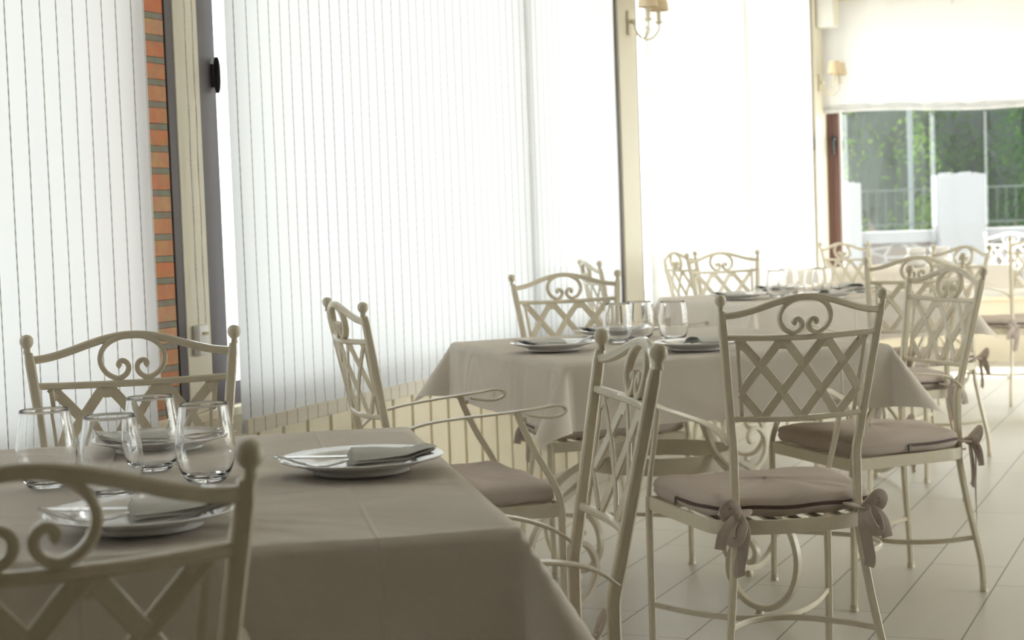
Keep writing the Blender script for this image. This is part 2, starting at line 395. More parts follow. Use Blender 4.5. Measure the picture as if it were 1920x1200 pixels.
hb = MB(); hb.box(.062, -.012, 1.60, .092, .004, 1.68, .003); hb.sweep(smooth([(.077, .004, 1.655), (.077, .045, 1.655), (.077, .055, 1.62), (.077, .05, 1.54)]), rect(.024, .020, .006), ref=(1, 0, 0))
end_obj(hb, 'window_handle', m_black, parent=w4, smooth_=40)
room_obj(MB().box(U0 - .16, -.2, 0, U0, V1, H), 'wall_front', m_wood)
wr = MB(); wr.box(U0, V1, 0, U1, V1 + .16, .3); wr.box(U0, V1, 2.8, U1, V1 + .16, H); wr.box(U0, V1, .3, 6.6, V1 + .16, 2.8); wr.box(13.4, V1, .3, U1, V1 + .16, 2.8)
room_obj(wr, 'wall_right', m_wall)
for n_, ua, ub in ((5, 6.6, 13.4),):
    fr = MB(); fr.box(ua, V1 + .02, .3, ua + .06, V1 + .09, 2.8); fr.box(ub - .06, V1 + .02, .3, ub, V1 + .09, 2.8); fr.box(ua, V1 + .02, .3, ub, V1 + .09, .36); fr.box(ua, V1 + .02, 2.74, ub, V1 + .09, 2.8); fr.box((ua + ub) / 2 - .03, V1 + .02, .3, (ua + ub) / 2 + .03, V1 + .09, 2.8)
    w_ = room_obj(fr, 'window_%d' % n_, m_red); room_obj(MB().box(ua + .06, V1 + .05, .36, ub - .06, V1 + .055, 2.74), 'pane', m_pane, parent=w_)

# ------------------------------------------------------------------ blinds
def blind(u0, u1, hem, top, m, name, label, v0=.05, sh=.006, wavep=.52, endwall=False, droop=0.0, seams=()):
    nu = int((u1 - u0) / .018); nz = 60; vs_ = []; fs = []
    for j in range(nz + 1):
        t = j / nz; z = top + (hem - top) * (t ** .8)
        below = max(0, (SILL - .02 - z)) if not endwall else 0
        for i in range(nu + 1):
            x = u0 + (u1 - u0) * i / nu
            w = sh * math.sin(2 * math.pi * x / wavep + 0.6 * math.sin(z * 1.3)) * .5 + sh * .12 * math.sin(2 * math.pi * x / .131 + z) + sh * .12 * math.sin(x * 23 + z * 5)
            edge = min(x - u0, u1 - x); rollin = -.012 * math.exp(-edge / .02)
            v = v0 + w * (1 - .75 * (below > 0)) - below * .10 + rollin
            v = max(v, .026)
            zz = z
            if endwall: zz = z + droop * math.sin((x - u0) * 3.3 + .6) * max(0, t - .7) / .3 * .6
            vs_.append((x, v, zz))
    for j in range(nz):
        for i in range(nu): a = j * (nu + 1) + i; fs.append((a, a + 1, a + nu + 2, a + nu + 1))
    mb = MB().add(vs_, fs)
    o = (end_obj if endwall else room_obj)(mb, name, m, kind=None, smooth_=180)
    hb = MB(); n = 60
    ring = []
    pth = [(u0 + (u1 - u0) * i / n, (v0 if endwall else .050) + .001, hem + .0225 + (droop * math.sin(((u1 - u0) * i / n) * 3.3 + .6) * .6 if endwall else 0)) for i in range(n + 1)]
    hb.sweep(pth, rect(.004 if endwall else .010, .046, .0015), ref=(0, 0, 1))
    h = (end_obj if endwall else room_obj)(hb, 'hem_bar', m if endwall else m_hem, kind=None, parent=o, smooth_=40)
    if not endwall:
        rl = MB(); rl.box(u0, .02, top - .02, u1, .06, top + .04, .006); room_obj(rl, 'head_rail', m_white, kind=None, parent=o)
    tag(o, label, 'blind')
    return o
blind(1.3, 5.185, .545, 2.72, m_blind, 'roman_blind', 'striped sheer blind at the left edge, hanging left of the brick pier')
blind(5.60, 9.09, .520, 2.72, m_blind, 'roman_blind', 'wide striped sheer blind between the two cream posts, behind the first tables')
blind(9.56, 13.30, .520, 2.72, m_blind3, 'roman_blind', 'bright unlined sheer blind between the wall sconce post and the far corner')
sh4 = blind(-.02, 3.6, 1.83, 2.66, m_shade4, 'roman_blind', 'short gathered shade raised over the end window with the garden view', v0=.07, sh=.03, wavep=.34, endwall=True, droop=.03)
# gathered pleats at the foot of the short shade
pl = MB()
for r_ in range(2):
    pts = [(-.02 + 3.62 * i / 80, .085 + .012 * math.sin(i * 1.7 + r_), 1.850 + .03 * r_ + .03 * .6 * math.sin((3.62 * i / 80) * 3.3 + .6) + .006 * math.sin(i * .9 + r_ * 2)) for i in range(81)]
    pl.sweep(pts, circ(.008, 8), ref=(0, 0, 1))
end_obj(pl, 'gathered_pleats', m_shade4, kind=None, parent=sh4, smooth_=60)

# beaded cord and its tensioner on the cream post
cb = MB()
for du in (-.019, .019):
    cb.sweep([(5.428 + du, .022 + .002 * math.sin(j * 1.0), 2.70 - (2.70 - .86) * j / 40) for j in range(41)], circ(.0016, 6), ref=(1, 0, 0))
    for j in range(0, 230): z = 2.68 - j * .008; cb.lathe([(0, -.0028), (.0026, 0), (0, .0028)], (5.428 + du, .022, z), 6)
cord = room_obj(cb, 'blind_cord', m_white, kind=None, smooth_=60)
tag(cord, 'white beaded blind cord looped down the cream post beside the brick', 'cord')
tb = MB(); tb.box(5.402, .0035, .775, 5.454, .030, .865, .008)
room_obj(tb, 'cord_tensioner', m_white, kind=None, parent=cord, smooth_=40)
tb2 = MB(); tb2.lathe([(0, -.004), (.013, -.004), (.013, .004), (0, .004)], (5.428, .033, .84), 16); room_obj(tb2, 'pulley', m_wall, kind=None, parent=cord, smooth_=40)

# ------------------------------------------------------------------ wall sconces, speaker
def sconce(u_, z_, label, v_=.014, s=1.0):
    root = empty('wall_sconce', RW(u_, v_, z_), math.atan2(N_.y, N_.x)); root.scale = (s, s, s)
    tag(root, label, 'lamp', 'two-armed wall sconces with cream shades')
    # local x = out from the wall, local y = along the wall (+ = far)
    MB().box(0, -.022, -.075, .010, .022, .05, .005).build('backplate', m_sconce, root, 40)
    MB().lathe([(0, -.012), (.014, -.01), (.018, 0), (.014, .012), (0, .014)], (.028, 0, -.01), 16).build('boss', m_sconce, root, 60)
    for sg in (-1, 1):
        a = MB()
        ex, ey = .135, .085 * sg
        a.sweep(smooth([(.03, 0, -.01), (.045, .01 * sg, -.06), (.075, .03 * sg, -.098), (.11, .06 * sg, -.09), (ex, ey, -.05), (ex, ey, -.022)], 6), circ(.0042, 8), ref=(1, 0, 0))
        a.sweep(smooth([(.075, .03 * sg, -.098), (.085, .05 * sg, -.075), (.095, .06 * sg, -.05), (.085, .052 * sg, -.035), (.075, .045 * sg, -.045)], 5), circ(.003, 8), ref=(1, 0, 0))
        arm = a.build('arm', m_sconce, root, 60)
        MB().lathe([(0, -.024), (.012, -.02), (.022, -.012), (.020, -.010), (0, -.012)], (ex, ey, 0), 20).build('drip_pan', m_sconce, arm, 40)
        MB().lathe([(.0105, -.012), (.0105, .06), (.004, .062), (.004, .08)], (ex, ey, 0), 16).build('candle_tube', m_sconce, arm, 40)
        MB().lathe([(.052, .045), (.050, .045), (.036, .135), (.038, .135)], (ex, ey, 0), 28, closed=True).build('lamp_shade', m_shade, arm, 40)
    return root
sconce(9.385, 2.12, 'cream sconce with paired fabric shades on the post between the sheer blinds')
sconce(13.62, 2.07, 'pale small-looking sconce in the far corner beside the end window', v_=.022)
sb = MB().box(-.09, 0, -.12, .09, .13, .12, .012)
spk = sb.build('wall_speaker', m_white, None, 40); spk.location = RW(13.66, .022, 2.575); spk.rotation_euler = (0, 0, math.atan2(E_.y, E_.x)); spk.scale = (1, -1, 1)
tag(spk, 'white boxy wall speaker high in the far corner above the small sconce', 'speaker')
MB().box(-.07, .13, -.10, .07, .134, .10, .002).build('grille', m_wall, spk, 40)

# ------------------------------------------------------------------ chair
def wpost(z): return .15 + .044 * max(0, (z - .58)) / .36
def BK(s_, z, bow=.025, off=0.0): return (s_ * wpost(z), -.187 * max(0, z - .58) - bow * (1 - s_ * s_) + off, z)
def make_chair(paint=None):
    P = paint or m_paint
    r = empty('dining_armchair')
    sq = rect(.0185, .0185, .003)
    for sg in (-1, 1):
        b = MB()
        pth = [(sg * .15, 0, .405), (sg * .15, 0, .50)] + smooth([(sg * .15, 0, .56), (sg * .1505, -.001, .585), (sg * .155, -.008, .62)], 3) + [BK(sg, z, 0) for z in (.7, .8, .9, .918)]
        b.sweep(pth, sq, ref=(0, 1, 0), scale=[1] * (len(pth) - 1) + [.8])
        po = b.build('back_post', P, r, 40)
        top = Vector(BK(sg, .941, 0))
        MB().lathe([(0, -.025), (.0072, -.024), (.0058, -.014), (.0085, -.0115), (.0120, -.006), (.0132, 0), (.0120, .0065), (.0075, .0112), (0, .0132)], top, 20).build('ball_finial', P, po, 60)
        # arm, flat iron
        b = MB()
        arm = [(.158, -.004, .605), (.170, .030, .630), (.190, .085, .648), (.213, .17, .658), (.232, .27, .665), (.239, .35, .671), (.240, .395, .676), (.240, .420, .672), (.240, .426, .662), (.240, .415, .652), (.240, .385, .647), (.240, .350, .652), (.240, .325, .658)]
        b.sweep(smooth([(sg * x, y, z) for x, y, z in arm], 4), rect(.0055, .022, .0015), ref=(sg * 1.0, 0, 0.0001))
        ar = b.build('armrest', P, r, 40)
        b = MB()
        b.sweep(smooth([(sg * .240, .300, .664), (sg * .240, .312, .63), (sg * .240, .345, .56), (sg * .239, .385, .49), (sg * .238, .405, .44), (sg * .238, .408, .40)], 4), rect(.016, .010, .002), ref=(sg, 0, 0))
        b.build('arm_support', P, ar, 40)
        MB().lathe([(0, -.006), (.006, -.004), (.007, 0), (.006, .004), (0, .006)], (sg * .240, .318, .647), 12).build('rivet', P, ar, 60)
        # legs
        b = MB()
        pf = smooth([(sg * .238, .408, .42), (sg * .238, .408, .20), (sg * .237, .412, .012)], 5)
        b.sweep(pf, rect(.0165, .0165, .003), ref=(0, 1, 0))
        lg = b.build('leg', P, r, 40)
        MB().lathe([(0, 0), (.0125, 0), (.0125, .006), (.0105, .009), (.0115, .014), (.0105, .021), (0, .022)], (sg * .237, .412, 0), 16).build('foot_cap', P, lg, 40)
        b = MB()
        pb = smooth([(sg * .15, 0, .42), (sg * .155, -.004, .36), (sg * .170, -.020, .24), (sg * .190, -.042, .10), (sg * .194, -.048, .012)], 5)
        b.sweep(pb, rect(.0165, .0165, .003), ref=(0, 1, 0))
        lg = b.build('leg', P, r, 40)
        MB().lathe([(0, 0), (.0125, 0), (.0125, .006), (.0105, .009), (.0115, .014), (.0105, .021), (0, .022)], (sg * .194, -.048, 0), 16).build('foot_cap', P, lg, 40)
    # rails
    def rail(z, name, camel=0, w=.014, h=.013, sag=.005):
        b = MB(); pts = []
        for i in range(33):
            s_ = -0.985 + 1.97 * i / 32
            zz = z + camel * .5 * (1 + math.cos(math.pi * s_)) - (0 if camel else sag * (1 - s_ * s_))
            pts.append(BK(s_, zz))
        b.sweep(pts, rect(w, h, .003), ref=(0, 0, 1)); return b.build(name, P, r, 40)
    rail(.905, 'top_rail', .038, .013, .015); rail(.856, 'middle_rail'); rail(.668, 'lower_rail')
    # ring that curls into two small scrolls
    b = MB()
    half = [(0, 120), (50, 124), (100, 148), (132, 184), (146, 232), (138, 278), (112, 318), (70, 341), (36, 326), (20, 296), (24, 266), (42, 250), (60, 256), (64, 272), (54, 282)]
    for sg in (-1, 1):
        pts = []
        for x, y in half:
            xx = sg * x / 2400; zz = .860 + (345 - y) / 2400 * .86
            s_ = xx / wpost(zz); pts.append((xx, BK(s_, zz)[1] + .000, zz))
        b.sweep(smooth(pts, 4), rect(.0100, .015, .002), ref=(0, 1, .0))
    b.build('ring_scroll', P, r, 40)
    # lattice panel
    b = MB(); zl, zm = .668, .852; S = .84
    def L(a, t): return BK((2 * a - 1) * S, zl + (zm - zl) * t)
    def strip(a0, t0, a1, t1, w=.0200):
        b.sweep([L(a0 + (a1 - a0) * k / 6, t0 + (t1 - t0) * k / 6) for k in range(7)], rect(w, .005, .001), ref=(0, 1, 0))
    hh = .68; lines = []
    for i in range(4):
        a = i / 3
        for sg in (-1, 1):
            dx = sg * (1 / 3) / hh          # per unit height
            ae = a + dx
            if 0 <= ae <= 1: lines.append((a, 1, ae, 0))
            else:
                lim = 0 if sg < 0 else 1
                if abs(a - lim) < 1e-6: continue
                tt = abs((lim - a) / dx); lines.append((a, 1, lim, 1 - tt)); lines.append((lim, 1 - tt, lim + (-dx) * (1 - tt), 0))
    for q in lines: strip(*q)
    for a in (0, 1): strip(a, 0, a, 1.02, .009)
    for i in range(4):                       # small gussets under the middle rail
        a = i / 3; q = []
        for da, t in ((-.075, 1.0), (.075, 1.0), (.02, .86), (-.02, .86)):
            q.append(L(max(0, min(1, a + da)), t))
        n_ = Vector((0, .0025, 0)); b.add([Vector(p) + n_ for p in q] + [Vector(p) - n_ for p in q], [(0, 1, 2, 3), (7, 6, 5, 4), (0, 4, 5, 1), (1, 5, 6, 2), (2, 6, 7, 3), (3, 7, 4, 0)])
    b.build('lattice_panel', P, r, 40)
    # seat frame
    b = MB()
    base = [(-.238, .408), (-.12, .410), (0, .410), (.12, .410), (.238, .408), (.236, .395), (.222, .25), (.207, .10), (.192, .03), (.150, -.004), (.08, -.026), (0, -.032), (-.08, -.026), (-.150, -.004), (-.192, .03), (-.207, .10), (-.222, .25), (-.236, .395)]
    b.sweep(smooth([(x, y, .414) for x, y in base], 4, True), rect(.006, .034, .0015), ref=(0, 0, 1), closed=True)
    b.build('seat_frame', P, r, 40)
    b = MB()
    for k in range(7):
        x = -.165 + .055 * k; y0 = -.028 + .5 * x * x + .002; b.box(x - .012, y0 + .004, .420, x + .012, .405, .425)
    b.build('seat_slats', P, r, 0)
    # stretchers: two bows back to back
    b = MB(); b.sweep(smooth([(-.237, .410, .155), (-.16, .30, .150), (-.08, .225, .148), (0, .205, .148), (.08, .225, .148), (.16, .30, .150), (.237, .410, .155)], 5), rect(.008, .014, .002), ref=(0, 0, 1)); b.build('stretcher', P, r, 40)
    b = MB(); b.sweep(smooth([(-.180, -.030, .160), (-.15, .07, .152), (-.08, .165, .148), (0, .192, .148), (.08, .165, .148), (.15, .07, .152), (.180, -.030, .160)], 5), rect(.008, .014, .002), ref=(0, 0, 1)); b.build('stretcher', P, r, 40)
    # cushion
    out = smooth([(x, y, 0) for x, y in [(-.215, .392), (-.10, .402), (0, .404), (.10, .402), (.215, .392), (.232, .375), (.228, .25), (.212, .11), (.190, .03), (.150, .018), (.08, -.005), (0, -.012), (-.08, -.005), (-.150, .018), (-.190, .03), (-.212, .11), (-.228, .25), (-.232, .375)]], 4, True)
    cx, cy = 0, .2; rings = [(.0, .436, 0), (.90, .4315, 0), (.975, .437, 0), (1.0, .448, 0), (.990, .4555, 0), (1.0, .463, 0), (.985, .474, 0), (.94, .481, 0), (.82, .4865, 0), (.6, .490, 0), (.35, .492, 0), (0, .4925, 0)]
    vs_ = []; fs = []; n = len(out)
    for q, (k, z, _) in enumerate(rings):
        for i, p in enumerate(out):
            wob = .0022 * math.sin(i * .9 + q) * (k > .5) + (.0028 * math.sin(p.x * 22 + 1) * math.cos(p.y * 19) if q > 6 else 0)
            vs_.append((cx + (p.x - cx) * k, cy + (p.y - cy) * k, z + wob))
    for q in range(len(rings) - 1):
        for i in range(n): j = (i + 1) % n; fs.append((q * n + i, q * n + j, (q + 1) * n + j, (q + 1) * n + i))
    b = MB().add(vs_, fs); cu = b.build('seat_cushion', m_cush, r, 60); cu['label'] = 'taupe linen seat pad'
    zp = [(cx + (p.x - cx) * .996, cy + (p.y - cy) * .996, .4558 + .0018 * math.sin(i * .8)) for i, p in enumerate(out)]
    idx = [i for i, p in enumerate(out) if p.y < .24]
    # contiguous run through the back
    st = min(i for i in idx); en = max(idx)
    b = MB(); b.sweep([zp[i] for i in range(st, en + 1)], rect(.0052, .0085, .001), ref=(0, 0, 1)); b.build('zip', m_zip, cu, 0)
    e0 = Vector(zp[en]); MB().box(e0.x - .006, e0.y - .004, e0.z - .018, e0.x - .001, e0.y + .004, e0.z + .002, .001).build('zip_puller', m_metalz, cu, 0)
    rib = rect(.027, .005, .002)
    for sg in (-1, 1):
        b = MB(); cxp, cyp, cz = sg * .155, -.018, .444
        def Q(a): return smooth([(cxp + sg * x, cyp + y, cz + z) for x, y, z in a], 5)
        b.sweep(Q([(-.02, .03, .006), (-.03, .012, .008), (-.018, -.008, .003), (0, -.012, 0), (.018, .0, 0), (.022, .02, .002), (.012, .035, .004)]), rib, ref=(0, 0, 1))      # round the post
        b.sweep(Q([(0, -.014, 0), (.012, -.03, .022), (.024, -.036, .034), (.036, -.03, .022), (.030, -.022, .004), (.004, -.016, 0)]), rib, ref=(0, 1, .2))
        b.sweep(Q([(0, -.014, 0), (-.004, -.03, -.018), (.010, -.038, -.048), (.024, -.032, -.050), (.022, -.024, -.022), (.004, -.016, 0)]), rib, ref=(.7, 1, 0))
        b.sweep(Q([(.002, -.016, 0), (-.010, -.028, -.03), (-.004, -.030, -.075), (.004, -.026, -.118), (.000, -.024, -.135)]), rib, ref=(.3, 1, 0))
        b.sweep(Q([(.002, -.016, 0), (.022, -.026, -.012), (.040, -.026, -.035), (.048, -.024, -.070)]), rib, ref=(0, 1, 0))
        b.lathe([(0, -.013), (.009, -.010), (.0135, 0), (.010, .010), (0, .013)], (cxp + sg * .002, cyp - .014, cz), 12)
        b.build('cushion_tie', m_cush, cu, 50)
    return r

chair0 = make_chair(); used = [False]
def place_chair(x, y, deg, label, group='cream iron armchairs round the tables'):
    o = chair0 if not used[0] else copy_tree(chair0)
    used[0] = True; o.location = (x, y, 0); o.rotation_euler = (0, 0, R(deg)); tag(o, label, 'chair', group); return o
place_chair(-.439, 1.49, 17.6, 'blurred foreground armchair, its back cut off by the left and bottom edges')
place_chair(-.713, 3.197, 193.8, 'armchair under the striped blind facing us across the nearest table')
place_chair(.110, 2.603, 98.9, 'armchair at the right side of the nearest table, seen edge-on, seat at the bottom edge')
place_chair(.644, 3.920, 11.6, 'large armchair in the right foreground seen from behind, bow ties on its cushion')
ch_c = place_chair(1.249, 5.129, 109.3, 'armchair right of the second table with a long loose cushion tie at its rear corner')
place_chair(-.356, 4.307, -71.3, 'armchair with its back to the nearest table, arms reaching toward the second table')
place_chair(.209, 5.831, 197.6, 'armchair between the striped blind and the second table, facing us')
place_chair(1.521, 6.527, 9.9, 'armchair seen from behind at the near side of the third table')
place_chair(1.059, 8.237, 201.5, 'armchair facing us at the far side of the third table')
place_chair(.414, 7.468, -80.3, 'armchair sideways against the striped blind, behind the one facing us at table two')
place_chair(2.011, 7.813, 114.6, 'armchair at the right of the third table, mostly behind the nearer chairs')
place_chair(.93, 8.80, -70, 'slanted armchair overlapping the left post of the far-side chair of table three')
place_chair(1.943, 9.667, 302.1, 'faded armchair in front of the red-brown window jamb')
place_chair(2.96, 9.62, 14, 'armchair cut by the right edge, beside the fourth table')
tc_ = make_chair(m_wchair); tc_.name = 'terrace_armchair'; tc_.location = (3.92, 13.35, -.04); tc_.rotation_euler = (0, 0, R(164))
tag(tc_, 'white sunlit iron chair outside on the terrace at the right edge', 'chair')

cu_c = [c for c in ch_c.children if c.name.startswith('seat_cushion')][0]
b = MB(); b.sweep(smooth([(-.160, -.030, .448), (-.170, -.045, .40), (-.160, -.050, .30), (-.166, -.048, .20), (-.158, -.050, .13)], 6), rect(.020, .004, .0015), ref=(.6, 1, 0), scale=[1] * 14 + [.8, .6, .5, .35, .3, .25, .3, .45, .6, .7, .7])
b.build('cushion_tie', m_cush, cu_c, 50)
# ------------------------------------------------------------------ tables
def make_table(a, b_):
    r = empty('dining_table')
    MB().box(-a + .006, -b_ + .006, .722, a - .006, b_ - .006, .7525, .004).build('tabletop', m_paint, r, 40)
    MB().box(-a + .06, -b_ + .06, .690, a - .06, b_ - .06, .722).build('underframe', m_paint, r, 0)
    hb = MB(); n = 40
    hb.sweep([(.215 * math.cos(2 * math.pi * k / n), .215 * math.sin(2 * math.pi * k / n), .42) for k in range(n)], rect(.005, .05, .001), ref=(0, 0, 1), closed=True)
    hb.build('hoop', m_paint, r, 40)
    for k in range(4):
        an = R(-68 + 90 * k); ca, sa = math.cos(an), math.sin(an)
        prof = [(.12, .69), (.15, .60), (.20, .50), (.235, .44), (.33, .375), (.43, .32), (.50, .255), (.525, .17), (.50, .085), (.44, .035), (.38, .026), (.32, .045), (.275, .10), (.275, .16), (.31, .205), (.355, .208), (.375, .18), (.365, .155), (.345, .15)]
        b = MB(); b.sweep(smooth([(q * ca, q * sa, z) for q, z in prof], 4), rect(.017, .020, .002), ref=(-sa, ca, 0))
        lg = b.build('leg', m_paint, r, 40)
        MB().lathe([(0, 0), (.012, 0), (.013, .008), (.008, .018), (0, .020)], (.38 * ca, .38 * sa, 0), 14).build('foot_cap', m_paint, lg, 40)
    return r
def make_cloth(a, b_, L, seed, label, flare=.07, corner=33):
    rnd = random.Random(seed); ph = [rnd.uniform(0, 6.28) for _ in range(8)]
    step = .0165; nx = int(round(2 * (a + L) / step)); ny = int(round(2 * (b_ + L) / step)); T = .7595; rr = .012
    vs_ = []; fs = []
    cxs = []; cys = []
    for j in range(ny + 1):
        for i in range(nx + 1):
            x = -(a + L) + 2 * (a + L) * i / nx; y = -(b_ + L) + 2 * (b_ + L) * j / ny
            ox = max(0, abs(x) - a); oy = max(0, abs(y) - b_); sx = 1 if x > 0 else -1; sy = 1 if y > 0 else -1
            ex = max(-a, min(a, x)); ey = max(-b_, min(b_, y)); o = math.hypot(ox, oy)
            cre = sum(.0026 * math.exp(-((x - c) / .005) ** 2) for c in cxs) + sum(.0026 * math.exp(-((y - c) / .006) ** 2) for c in cys)
            wr = .0020 * math.sin(9 * x + 14 * y + ph[0]) * math.sin(5 * x - 6 * y + ph[1]) + .0012 * math.sin(21 * (x * .8 + y * .6) + 2 * math.sin(4 * y + ph[2]))
            if o == 0:
                vs_.append((x, y, T + cre + wr + .0012)); continue
            phi = math.atan2(oy, ox)                      # 0: over x side, pi/2: over y side
            c = math.sin(2 * phi)                         # 1 on the corner diagonal
            s1 = phi / (math.pi / 2); s1 = s1 * s1 * (3 - 2 * s1); az = s1 * math.pi / 2
            tilt = R(4 + corner * c ** 1.2) if c > 0 else R(4)
            along = y if phi < .78 else x
            rip = flare * o * (.35 * math.sin(6.3 * along + ph[3]) + .3 * math.sin(13.7 * along + ph[4])) * (1 - c)
            if o < rr * 1.57:
                t = o / rr; out_, dn = rr * math.sin(t), rr * (1 - math.cos(t))
            else:
                q = o - rr * 1.57; out_, dn = rr + q * math.sin(tilt), rr + q * math.cos(tilt)
            out_ += max(-.9 * o * .1, rip) + cre * 1.2
            vs_.append((ex + sx * out_ * math.cos(az), ey + sy * out_ * math.sin(az), T + .0012 - dn + .002 * math.sin(9 * along + ph[5]) * min(1, o / L)))
    for j in range(ny):
        for i in range(nx): q = j * (nx + 1) + i; fs.append((q, q + 1, q + nx + 2, q + nx + 1))
    o = MB().add(vs_, fs).build('tablecloth', m_cloth, None, 180)
    tag(o, label, 'tablecloth', 'beige tablecloths')
    return o
tabs = [((-.585, 2.525), 10.5, .49, .555, .20, 'nearest one, left foreground'),
        ((.424, 5.045), 18, .475, .52, .18, 'second one, in the middle'),
        ((1.29, 7.50), 16, .475, .52, .17, 'third one, beyond the large foreground chair'),
        ((2.42, 10.70), 20, .49, .50, .15, 'farthest one, before the garden window')]
for k, ((x, y), d, a, b_, L, w) in enumerate(tabs):
    t = make_table(a, b_); t.location = (x, y, 0); t.rotation_euler = (0, 0, R(d))
    tag(t, 'cream iron pedestal table under the cloth, ' + w, 'table', 'pedestal dining tables')
    c = make_cloth(a, b_, L, 11 + k, 'beige tablecloth with pointed hanging corners, ' + w)
    c.location = (x, y, 0); c.rotation_euler = (0, 0, R(d))

# ------------------------------------------------------------------ table settings
ZT = .7648
def proto_plate():
    b = MB(); b.lathe([(0, .004), (.072, .0045), (.080, .007), (.100, .014), (.1235, .0205), (.1255, .0225), (.1235, .0235), (.100, .0180), (.081, .0115), (.072, .009), (0, .0085)], (0, 0, 0), 56)
    b.lathe([(.070, .0), (.074, .0), (.074, .0055), (.070, .0055)], (0, 0, 0), 40, closed=True)
    return b.build('dinner_plate', m_porc, None, 50)
def proto_glass():
    o = [(0, 0), (.024, 0), (.030, .0025), (.0385, .016), (.0435, .036), (.0445, .052), (.0425, .075), (.0385, .100), (.0368, .1150)]
    i = [(.0355, .1150), (.0372, .100), (.0412, .075), (.0432, .052), (.0422, .037), (.0372, .019), (.029, .0095), (.015, .0075), (0, .0072)]
    P = [(p.x, p.y) for p in smooth([(r_, z, 0) for r_, z in o], 3)] + [(.0362, .1158)] + [(p.x, p.y) for p in smooth([(r_, z, 0) for r_, z in i], 3)]
    P[0] = (0, 0); P[-1] = (0, .0072)
    return MB().lathe(P, (0, 0, 0), 44).build('glass_tumbler', m_glass, None, 60)
def proto_fork():                 # modelled as it lies on a plate centred on the origin, tines towards -x
    b = MB(); Y = -.016
    b.sweep(smooth([(.078, Y, .0145), (.03, Y, .0170), (-.012, Y, .0205), (-.040, Y, .0150), (-.058, Y, .0128), (-.072, Y, .0138)], 5), rect(.0075, .0024, .0008), ref=(0, 0, 1), scale=None)
    b.sweep([(-.068, Y, .0134), (-.076, Y, .0148), (-.086, Y, .0172)], rect(.022, .002, .0006), ref=(0, 0, 1))
    for t in range(4):
        y = Y - .0093 + .0062 * t
        b.sweep(smooth([(-.084, y, .0168), (-.102, y, .0225), (-.128, y, .0335)], 4), rect(.0028, .0018, .0005), ref=(0, 0, 1))
    return b.build('fork', m_steel, None, 40)
def proto_knife():
    b = MB(); Y = .016
    b.sweep([(.085, Y, .0165), (-.005, Y, .0205)], rect(.013, .006, .002), ref=(0, 0, 1))
    pts = [(-.004, -.006), (-.02, -.012), (-.10, -.014), (-.122, -.008), (-.132, .004), (-.125, .010), (-.004, .007)]
    n = len(pts); b.add([(x, Y + y, .0195 - x * .045) for x, y in pts] + [(x, Y + y, .0211 - x * .045) for x, y in pts], [tuple(range(n))[::-1], tuple(range(n, 2 * n))] + [(i, (i + 1) % n, n + (i + 1) % n, n + i) for i in range(n)])
    return b.build('table_knife', m_steel, None, 40)
def plate_z(r_):
    P = [(0, .0085), (.072, .009), (.081, .0115), (.100, .0180), (.1235, .0235)]
    for (r0, z0), (r1, z1) in zip(P, P[1:]):
        if r_ <= r1: return z0 + (z1 - z0) * (r_ - r0) / (r1 - r0)
    return .0225
def proto_napkin():
    vs_, fs = [], []; nx, ny = 20, 14
    for lay in range(5):
        k0 = len(vs_)
        for j in range(ny + 1):
            for i in range(nx + 1):
                f = i / nx; wdt = .056 - .016 * f - .0015 * lay
                x = -.020 + .128 * f + .0015 * lay - .012 * (j / ny) * (f > .9); y = wdt * (2 * j / ny - 1) + .006 * (lay % 2)
                z = max(plate_z(math.hypot(x, y)), .0095) + (.0125 + .0017 * lay) * math.exp(-(y / .048) ** 4) * (1 - .55 * f) + .0012 + .0014 * lay + .0010 * math.sin(x * 55 + lay * 1.3 + y * 30)
                z = max(z, .0235 + .0012 * lay if abs(y) < .034 and x < .08 else z)
                vs_.append((x, y, z))
        for j in range(ny):
            for i in range(nx): q = k0 + j * (nx + 1) + i; fs.append((q, q + 1, q + nx + 2, q + nx + 1))
    return MB().add(vs_, fs).build('paper_napkin', m_nap, None, 180)
PR = {'plate': proto_plate(), 'glass': proto_glass(), 'fork': proto_fork(), 'knife': proto_knife(), 'napkin': proto_napkin()}
seen = set()
def put(kind, x, y, z, deg, label, cat, group, tilt=(0, 0)):
    o = PR[kind]
    if kind in seen: o = o.copy(); C.objects.link(o)
    seen.add(kind); o.location = (x, y, z); o.rotation_euler = (R(tilt[0]), R(tilt[1]), R(deg)); tag(o, label, cat, group); return o
def setting(x, y, deg, where, nap=True, fork=True, knife=True, nd=0, nap_off=(.03, 0), group_n=''):
    put('plate', x, y, ZT + .0005, 0, 'white china plate ' + where, 'plate', 'white dinner plates')
    ca, sa = math.cos(R(deg)), math.sin(R(deg)); z_ = ZT + .0005
    if knife: put('knife', x, y, z_, deg, 'steel knife on the plate ' + where, 'knife', 'table knives')
    if fork: put('fork', x, y, z_, deg, 'steel fork on the plate ' + where, 'fork', 'table forks')
    if nap: put('napkin', x, y, z_, deg + nd, 'folded pale napkin on the plate ' + where, 'napkin', 'folded napkins')
setting(-.236, 2.575, 12, 'at the right edge of the nearest table', nd=-4, nap_off=(.045, .0))
setting(-.475, 2.150, 8, 'behind the blurred foreground chair back', nd=6, nap_off=(.045, -.012))
setting(-.615, 2.925, 190, 'behind the tumblers on the nearest table', nd=5, nap_off=(-.02, 0))
setting(.117, 4.850, 200, 'at the left edge of the second table', nd=6, nap_off=(.03, -.02), knife=False)
setting(.315, 5.315, 205, 'at the back of the second table', nap_off=(-.01, 0))
setting(.510, 4.690, 25, 'at the front of the second table', nd=-3, nap_off=(.03, -.01))
setting(.980, 7.375, 200, 'at the left of the third table', knife=False)
setting(1.235, 7.850, 200, 'at the back of the third table', knife=False)
setting(1.335, 7.200, 20, 'at the front of the third table', knife=False)
